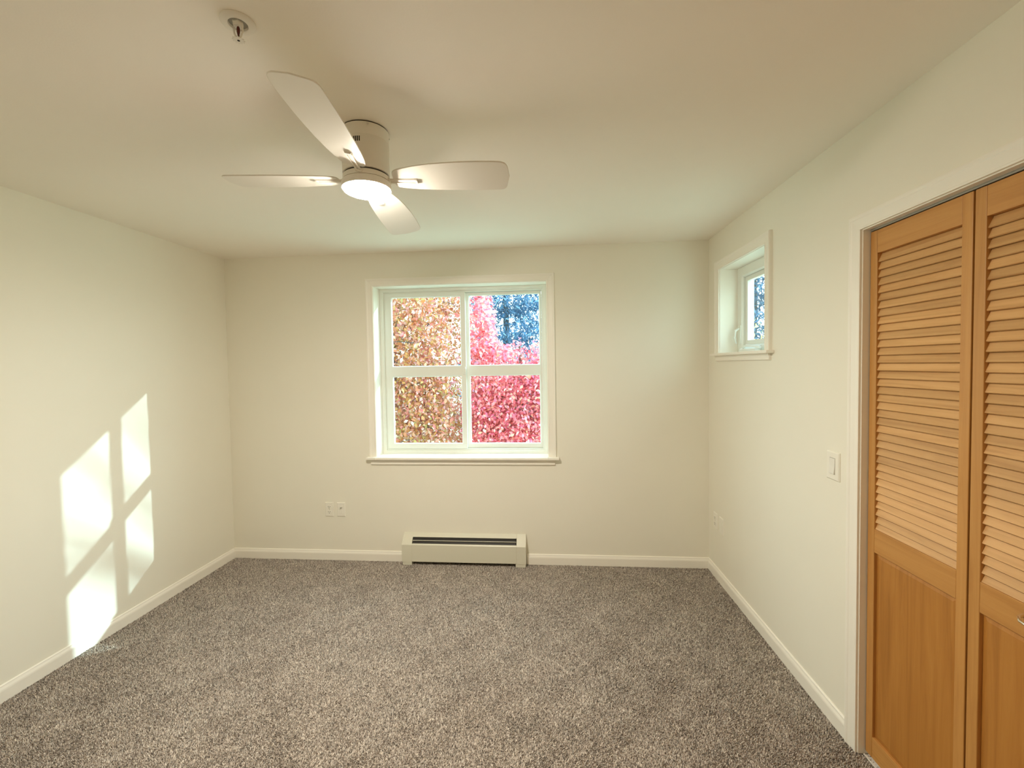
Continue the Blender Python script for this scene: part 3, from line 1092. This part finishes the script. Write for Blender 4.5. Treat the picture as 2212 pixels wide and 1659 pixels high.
def blade_outline():
    lead = list(zip(RS, WL))
    trail = list(zip(RS, [-w for w in WTR]))

    def fillet(pts, i, r, n=7):
        p0, p1, p2 = (Vector(pts[j % len(pts)]) for j in (i - 1, i, i + 1))
        a, b = (p0 - p1).normalized(), (p2 - p1).normalized()
        A, B = p1 + a * r, p1 + b * r
        return [((1 - t) ** 2 * A + 2 * t * (1 - t) * p1 + t * t * B) for t in (k / n for k in range(n + 1))]
    tipc = Vector((R_TIP + 0.012, (WL[-1] - WTR[-1]) / 2))
    pts = lead + [(R_TIP, WL[-1] - 0.001)] + [tuple(tipc)] + [(R_TIP + 0.002, -WTR[-1] + 0.002)] + trail[::-1]
    n = len(lead)
    res = []
    root_l, root_t = 0, len(pts) - 1
    for i, p in enumerate(pts):
        if i == n:
            res += fillet(pts, i, 0.022)
        elif i == n + 2:
            res += fillet(pts, i, 0.030)
        elif i in (n - 1, n + 3):
            continue
        elif i == root_l or i == root_t:
            res += fillet(pts, i, 0.022)
        else:
            res.append(Vector(p))
    return res


def blade_mesh():
    bm = bmesh.new()
    out = blade_outline()
    th = 0.0052
    pt = 0.1975
    top, bot, = [], []
    for p in out:
        y, z = p.y * math.cos(pt), -p.y * math.sin(pt)
        # slight crown across the width
        sag = -0.004 * (1 - min(1, abs(p.y + 0.022) / 0.075) ** 2)
        top.append(bm.verts.new((p.x, y, z + th / 2)))
        bot.append(bm.verts.new((p.x, y, z - th / 2)))
    k = len(out)
    for i in range(k):
        j = (i + 1) % k
        bm.faces.new((top[i], top[j], bot[j], bot[i]))
    bm.faces.new(top)
    bm.faces.new(bot[::-1])
    return bm


def bracket_mesh():
    """two raised bars and an end plate screwed under the blade root"""
    bm = bmesh.new()
    pt = 0.1975

    def P(x, y, dz):
        return (x, y * math.cos(pt), -y * math.sin(pt) - 0.0028 + dz)

    def bar(a, b, w, h):
        ax, ay = a
        bx_, by = b
        A = [P(ax, ay - w, 0.001), P(ax, ay + w, 0.001), P(ax, ay + w * 0.7, -h), P(ax, ay - w * 0.7, -h)]
        B = [P(bx_, by - w, 0.001), P(bx_, by + w, 0.001), P(bx_, by + w * 0.7, -h), P(bx_, by - w * 0.7, -h)]
        va = [bm.verts.new(p) for p in A]
        vb = [bm.verts.new(p) for p in B]
        for i in range(4):
            j = (i + 1) % 4
            bm.faces.new((va[i], va[j], vb[j], vb[i]))
        bm.faces.new(va)
        bm.faces.new(vb[::-1])
    bar((0.072, 0.006), (0.188, 0.010), 0.0030, 0.0055)
    bar((0.072, -0.006), (0.188, -0.010), 0.0030, 0.0055)
    bar((0.070, 0.0), (0.187, 0.0), 0.009, 0.0015)
    bar((0.187, 0.0), (0.195, 0.0), 0.014, 0.0060)
    bar((0.068, 0.0), (0.092, 0.0), 0.016, 0.010)
    return bm


tilt = Matrix(((1, 0, 0, 0), (0, 1, 0, 0), (-0.0205, -0.0858, 1, 0), (0, 0, 0, 1)))
bl0 = None
for k in range(4):
    a = 0.0726 + k * math.pi / 2
    # each blade droops a little differently: the lean along its own axis and across it
    ax = Vector((math.cos(a), math.sin(a)))
    lean = -0.0205 * ax.x - 0.0858 * ax.y
    roll = -0.0205 * -ax.y + -0.0858 * ax.x
    mloc = Matrix.Translation((0, 0, -0.1802)) @ Matrix.Rotation(a, 4, 'Z') @ Matrix.Rotation(-lean, 4, 'Y') @ Matrix.Rotation(roll, 4, 'X')
    if bl0 is None:
        b_ = bl0 = obj('fan_blade', blade_mesh(), M_FAN, fan, bevel=0.0015)
        br0 = obj('blade_bracket', bracket_mesh(), M_FAN, b_)
    else:
        b_ = bl0.copy()
        C.objects.link(b_)
        b_.parent = fan
        c_ = br0.copy()
        C.objects.link(c_)
        c_.parent = b_
    b_.matrix_local = mloc

# ------------------------------------------------------------------ sprinkler
SPX, SPY = 1.797, -2.296
sp = tag(empty('fire_sprinkler', (SPX, SPY, H)), 'white fire sprinkler hanging from a round ceiling plate', 'sprinkler')
bm = bmesh.new()
lathe(bm, [(0.0225, 0.0), (0.0410, 0.0), (0.0415, -0.0030), (0.0385, -0.0060), (0.0270, -0.0085), (0.0235, -0.0075), (0.0225, -0.0005)], 48, cap=False)
bm.faces.ensure_lookup_table()
obj('ceiling_plate', bm, M_FAN, sp, smooth=True)
bm = bmesh.new()
lathe(bm, [(0.0, -0.0004), (0.0232, -0.0004), (0.0232, -0.0012), (0.0, -0.0012)], 32)
obj('recess', bm, M_GREYMETAL, sp)
bm = bmesh.new()
lathe(bm, [(0.0, -0.0010), (0.0135, -0.0010), (0.0140, -0.0050), (0.0110, -0.0125), (0.0, -0.0125)], 6)
obj('nozzle', bm, M_FAN, sp)
bm = bmesh.new()
for s in (-1, 1):
    tube(bm, [(s * 0.0095, 0, -0.010), (s * 0.0120, 0, -0.018), (s * 0.0115, 0, -0.028), (s * 0.0050, 0, -0.0395), (0, 0, -0.0425)], [0.0028, 0.0024, 0.0022, 0.0026, 0.0035], 8)
obj('frame_arms', bm, M_FAN, sp, smooth=True)
bm = bmesh.new()
tube(bm, [(0, 0, -0.012), (0, 0, -0.016), (0, 0, -0.026), (0, 0, -0.032), (0, 0, -0.036)], [0.0022, 0.0040, 0.0040, 0.0026, 0.0020], 10)
obj('glass_bulb', bm, M_BULB, sp, smooth=True)
bm = bmesh.new()
N = 24
ctr = [bm.verts.new((0, 0, z)) for z in (-0.0455, -0.0470)]
ring = []
for i in range(N):
    r_ = 0.0150 if i % 2 == 0 else 0.0112
    a = 2 * math.pi * i / N
    ring.append([bm.verts.new((r_ * math.cos(a), r_ * math.sin(a), z)) for z in (-0.0450, -0.0466)])
for i in range(N):
    j = (i + 1) % N
    bm.faces.new((ctr[0], ring[i][0], ring[j][0]))
    bm.faces.new((ctr[1], ring[j][1], ring[i][1]))
    bm.faces.new((ring[i][0], ring[i][1], ring[j][1], ring[j][0]))
obj('deflector', bm, M_FAN, sp)
bm = bmesh.new()
lathe(bm, [(0.0, -0.0415), (0.0032, -0.0415), (0.0032, -0.0475), (0.0, -0.0475)], 12)
obj('deflector_screw', bm, M_GAP, sp)


# ------------------------------------------------------------------ outside: lawn, trees
GZ = -3.2
gr = obj('lawn', box(-30, 45, 0.6, 70, GZ - 0.3, GZ), M_DIRT)
gr['kind'] = 'structure'

MAPLE = np.array([(0.0, -0.52), (0.09, -0.30), (0.46, -0.34), (0.34, -0.12), (0.52, 0.12), (0.24, 0.10), (0.20, 0.26), (0.0, 0.55),
                  (-0.20, 0.26), (-0.24, 0.10), (-0.52, 0.12), (-0.34, -0.12), (-0.46, -0.34), (-0.09, -0.30)])
SPRAY = np.array([(0.0, -0.5), (0.11, -0.18), (0.07, 0.2), (0.0, 0.5), (-0.07, 0.2), (-0.11, -0.18)])
LEAF = np.array([(0.0, -0.52), (0.16, -0.36), (0.25, -0.12), (0.36, -0.06), (0.22, 0.10), (0.20, 0.24), (0.09, 0.34), (0.0, 0.62),
                 (-0.09, 0.34), (-0.20, 0.24), (-0.22, 0.10), (-0.36, -0.06), (-0.25, -0.12), (-0.16, -0.36)])
OVAL = np.array([(0.0, -0.5), (0.20, -0.25), (0.26, 0.05), (0.14, 0.34), (0.0, 0.5), (-0.14, 0.34), (-0.26, 0.05), (-0.20, -0.25)])


def leaves(name, centres, size, shape, mat, parent, droop=0.5, stretch=1.0):
    """one leaf polygon per centre, randomly turned; a single mesh"""
    n = len(centres)
    k = len(shape)
    nrm = RNG.normal(size=(n, 3))
    nrm[:, 2] = np.abs(nrm[:, 2]) * (0.6 + droop)
    nrm /= np.linalg.norm(nrm, axis=1)[:, None]
    a = RNG.normal(size=(n, 3)) + np.array([0, 0, 1.1])
    u = np.cross(nrm, a)
    u /= np.linalg.norm(u, axis=1)[:, None]
    v = np.cross(nrm, u)
    s = size * RNG.uniform(0.65, 1.2, n)
    sx = shape[:, 0][None, :, None]
    sy = shape[:, 1][None, :, None] * stretch
    fold = np.abs(shape[:, 0])[None, :, None] * 0.35
    V = centres[:, None, :] + s[:, None, None] * (sx * u[:, None, :] + sy * v[:, None, :] + fold * nrm[:, None, :])
    V = V.reshape(-1, 3)
    me = bpy.data.meshes.new(name)
    me.vertices.add(n * k)
    me.vertices.foreach_set('co', V.astype(np.float32).ravel())
    me.loops.add(n * k)
    me.loops.foreach_set('vertex_index', np.arange(n * k, dtype=np.int32))
    me.polygons.add(n)
    me.polygons.foreach_set('loop_start', np.arange(0, n * k, k, dtype=np.int32))
    me.polygons.foreach_set('loop_total', np.full(n, k, dtype=np.int32))
    me.update(calc_edges=True)
    me.validate()
    me.materials.append(mat)
    o = bpy.data.objects.new(name, me)
    C.objects.link(o)
    sub(o, parent)
    return o


def blobs(balls, n, keep=None, hollow=0.35):
    """points in a union of ellipsoids (cx, cy, cz, rx, ry, rz), denser near the skin"""
    wts = np.array([b[3] * b[4] * b[5] for b in balls]) ** 0.75
    wts /= wts.sum()
    idx = RNG.choice(len(balls), n, p=wts)
    d = RNG.normal(size=(n, 3))
    d /= np.linalg.norm(d, axis=1)[:, None]
    r = hollow + (1 - hollow) * RNG.uniform(0, 1, n) ** 0.7
    B = np.array(balls)[idx]
    P = B[:, :3] + d * r[:, None] * B[:, 3:]
    P += RNG.normal(size=P.shape) * 0.05
    if keep is not None:
        P = P[keep(P)]
    return P[P[:, 1] > 0.9]


def branch_set(base, tips, r0, sag=0.2):
    bm = bmesh.new()
    b = Vector(base)
    for t_, r_ in tips:
        t_ = Vector(t_)
        m1 = b.lerp(t_, 0.35) + Vector((random.uniform(-.12, .12), random.uniform(-.12, .12), 0.25 * sag))
        m2 = b.lerp(t_, 0.7) + Vector((random.uniform(-.12, .12), random.uniform(-.12, .12), 0.15 * sag))
        tube(bm, [b, m1, m2, t_], [r_, r_ * 0.7, r_ * 0.45, r_ * 0.18], 7)
    return bm


def tree(name, base, balls, n, size, shape, leafmat, label, cat, group, trunk_r=0.10, keep=None, droop=0.5, stretch=1.0):
    t = tag(empty(name, base), label, cat, group)
    bm = bmesh.new()
    zc = float(np.mean([b[2] for b in balls]))
    top = max(b[2] + b[5] * 0.6 for b in balls)
    cxm, cym = float(np.mean([b[0] for b in balls])), float(np.mean([b[1] for b in balls]))
    fork = (base[0] * 0.7 + cxm * 0.3, base[1] * 0.7 + cym * 0.3, zc - 0.6)
    if keep is not None:
        while top > fork[2] + 0.3 and not keep(np.array([[cxm, cym, top + 0.15]]))[0]:
            top -= 0.1
    tube(bm, [base, ((base[0] + fork[0]) / 2 + 0.05, (base[1] + fork[1]) / 2, (base[2] + fork[2]) / 2), fork, (cxm, cym, top)],
         [trunk_r, trunk_r * 0.85, trunk_r * 0.7, trunk_r * 0.15], 10)
    part('trunk', bm, M_BARK, t, smooth=True)
    tips = []
    for b in balls:
        for _ in range(4):
            tips.append(((b[0] + random.uniform(-.7, .7) * b[3], b[1] + random.uniform(-.7, .7) * b[4], b[2] + random.uniform(-.3, .8) * b[5]), trunk_r * 0.28))
    if keep is not None:
        tips = [q_ for q_ in tips if keep(np.array([[q_[0][0], q_[0][1], q_[0][2] + 0.9]]))[0]]
    part('branches', branch_set(fork, tips, trunk_r), M_BARK, t, smooth=True)
    P = blobs(balls, n, keep)
    bm = bmesh.new()
    for p_ in P[:60]:
        d_ = Vector((random.uniform(-1, 1), random.uniform(-.5, .5), random.uniform(-.3, .8))).normalized() * random.uniform(0.2, 0.5)
        p_ = Vector(p_)
        if keep is not None and not keep(np.array([list(p_ + d_)]))[0]:
            continue
        tube(bm, [p_, p_ + d_ * 0.5 + Vector((0, 0, 0.03)), p_ + d_], [0.007, 0.005, 0.003], 5)
    tw_ = part('twigs', bm, M_DARKBARK, t)
    tw_['kind'] = 'stuff'
    o = leaves('foliage', P, size, shape, leafmat, t, droop, stretch)
    return t


# golden maple close to the window, filling its left half
tree('maple_tree', (-0.6, 4.6, GZ), [(0.2, 3.6, 1.6, 0.95, 0.9, 1.3), (-0.8, 4.2, 0.6, 1.2, 1.0, 1.2), (0.2, 4.2, 0.2, 0.95, 0.9, 1.0), (0.2, 4.2, 2.9, 0.95, 1.0, 1.1),
     (-0.9, 4.3, 2.4, 1.2, 1.0, 1.2), (0.6, 3.6, 0.9, 0.6, 0.7, 0.9), (0.75, 3.2, 1.5, 0.5, 0.4, 1.7), (0.75, 3.3, 0.4, 0.5, 0.5, 0.9), (0.70, 5.2, 1.6, 0.75, 0.6, 1.7), (0.70, 5.2, 0.0, 0.75, 0.6, 0.9), (0.5, 5.1, 3.2, 0.8, 0.6, 1.0)], 46000, 0.068, LEAF, M_LEAF_GOLD,
     'golden orange maple filling the window\'s left panes outside', 'tree', 'maples outside the window', keep=lambda P: P[:, 0] < 1.16)
# red maple: tall at its left, low under the blue conifers
tree('maple_tree', (2.2, 4.9, GZ), [(1.75, 4.2, 1.4, 0.5, 0.7, 1.0), (1.62, 4.4, 2.9, 0.36, 0.8, 1.3), (2.4, 4.4, 0.7, 1.1, 0.9, 0.95), (1.95, 4.2, 0.2, 0.7, 0.9, 0.9),
     (3.1, 4.7, 0.9, 0.9, 0.9, 0.9), (2.75, 4.5, 1.35, 0.8, 0.7, 0.72), (2.6, 4.3, 0.0, 0.9, 0.8, 0.8), (1.55, 3.9, 1.2, 0.4, 0.5, 1.7), (1.50, 3.9, 0.3, 0.4, 0.5, 0.9)], 42000, 0.068, LEAF, M_LEAF_RED,
     'pink and red maple filling the window\'s right panes outside', 'tree', 'maples outside the window',
     keep=lambda P: (P[:, 0] > 1.20) & (P[:, 2] < 2.02 + np.clip((1.72 - P[:, 0]) * 6, -0.02, 9) + 0.12 * np.sin(P[:, 0] * 9)))


def conifer(x, y, h, r, n, label):
    t = tag(empty('conifer_tree', (x, y, GZ)), label, 'tree', 'blue conifers beyond the maples')
    bm = bmesh.new()
    tube(bm, [(x, y, GZ), (x + 0.05, y, GZ + h * 0.5), (x, y, GZ + h)], [0.17, 0.09, 0.015], 8)
    part('trunk', bm, M_DARKBARK, t, smooth=True)
    f = RNG.uniform(0, 1, n) ** 0.85
    z = GZ + 0.6 + f * (h - 0.6)
    rad = r * (1 - f) ** 0.85 * RNG.uniform(0.15, 1.0, n) ** 0.5 * (0.78 + 0.22 * np.sin(z * 7.0))
    a = RNG.uniform(0, 2 * math.pi, n)
    P = np.stack([x + rad * np.cos(a), y + rad * np.sin(a), z - 0.25 * rad], 1)
    leaves('foliage', P, 0.19, SPRAY, M_NEEDLE, t, 0.2, 1.0)


conifer(1.3, 10.8, 14.0, 2.4, 30000, 'blue green conifer showing between the red maple and the window mullion')
conifer(2.9, 16.2, 17.0, 3.0, 26000, 'blue green conifer behind the red maple at the right window edge')
conifer(-3.6, 12.5, 12.0, 2.4, 9000, 'blue green conifer hidden mostly behind the golden maple')
conifer(8.5, 10.0, 13.0, 2.5, 26000, 'pale blue conifer seen through the small side window')
conifer(8.6, 17.4, 15.0, 2.5, 9000, 'blue green conifer standing alone behind the yellow shrub')
conifer(12.4, 14.6, 12.0, 2.4, 5000, 'blue conifer standing farthest to the side beyond the small window')
tree('yellow_shrub', (6.75, 6.3, GZ), [(6.75, 6.3, 1.45, 0.9, 0.8, 1.0), (6.4, 6.6, 0.2, 1.0, 0.9, 0.9), (7.3, 6.4, 0.4, 0.9, 0.8, 0.9)], 3200, 0.10, OVAL, M_LEAF_YEL,
     'yellow leafed shrub low outside the small side window', 'shrub', None, 0.05)

# nearly bare tree whose branches break up the sunlight
t = tag(empty('bare_tree', (12.8, 9.4, GZ)), 'nearly bare tree standing in the sun beyond the side wall', 'tree')
bm = bmesh.new()
tube(bm, [(12.8, 9.4, GZ), (12.8, 9.3, 0.5), (12.6, 9.0, 4.0)], [0.16, 0.13, 0.08], 10)
part('trunk', bm, M_BARK, t, smooth=True)
tips = [((11.6 + random.uniform(-1, 1.8), random.uniform(5.0, 6.8), random.uniform(5.4, 8.2)), random.uniform(0.035, 0.07)) for _ in range(13)]
part('branches', branch_set((12.6, 9.0, 3.8), tips, 0.05), M_BARK, t, smooth=True)
P = blobs([(12.0, 6.4, 5.2, 1.8, 1.7, 1.6)], 90)
leaves('foliage', P, 0.13, OVAL, M_LEAF_YEL, t)
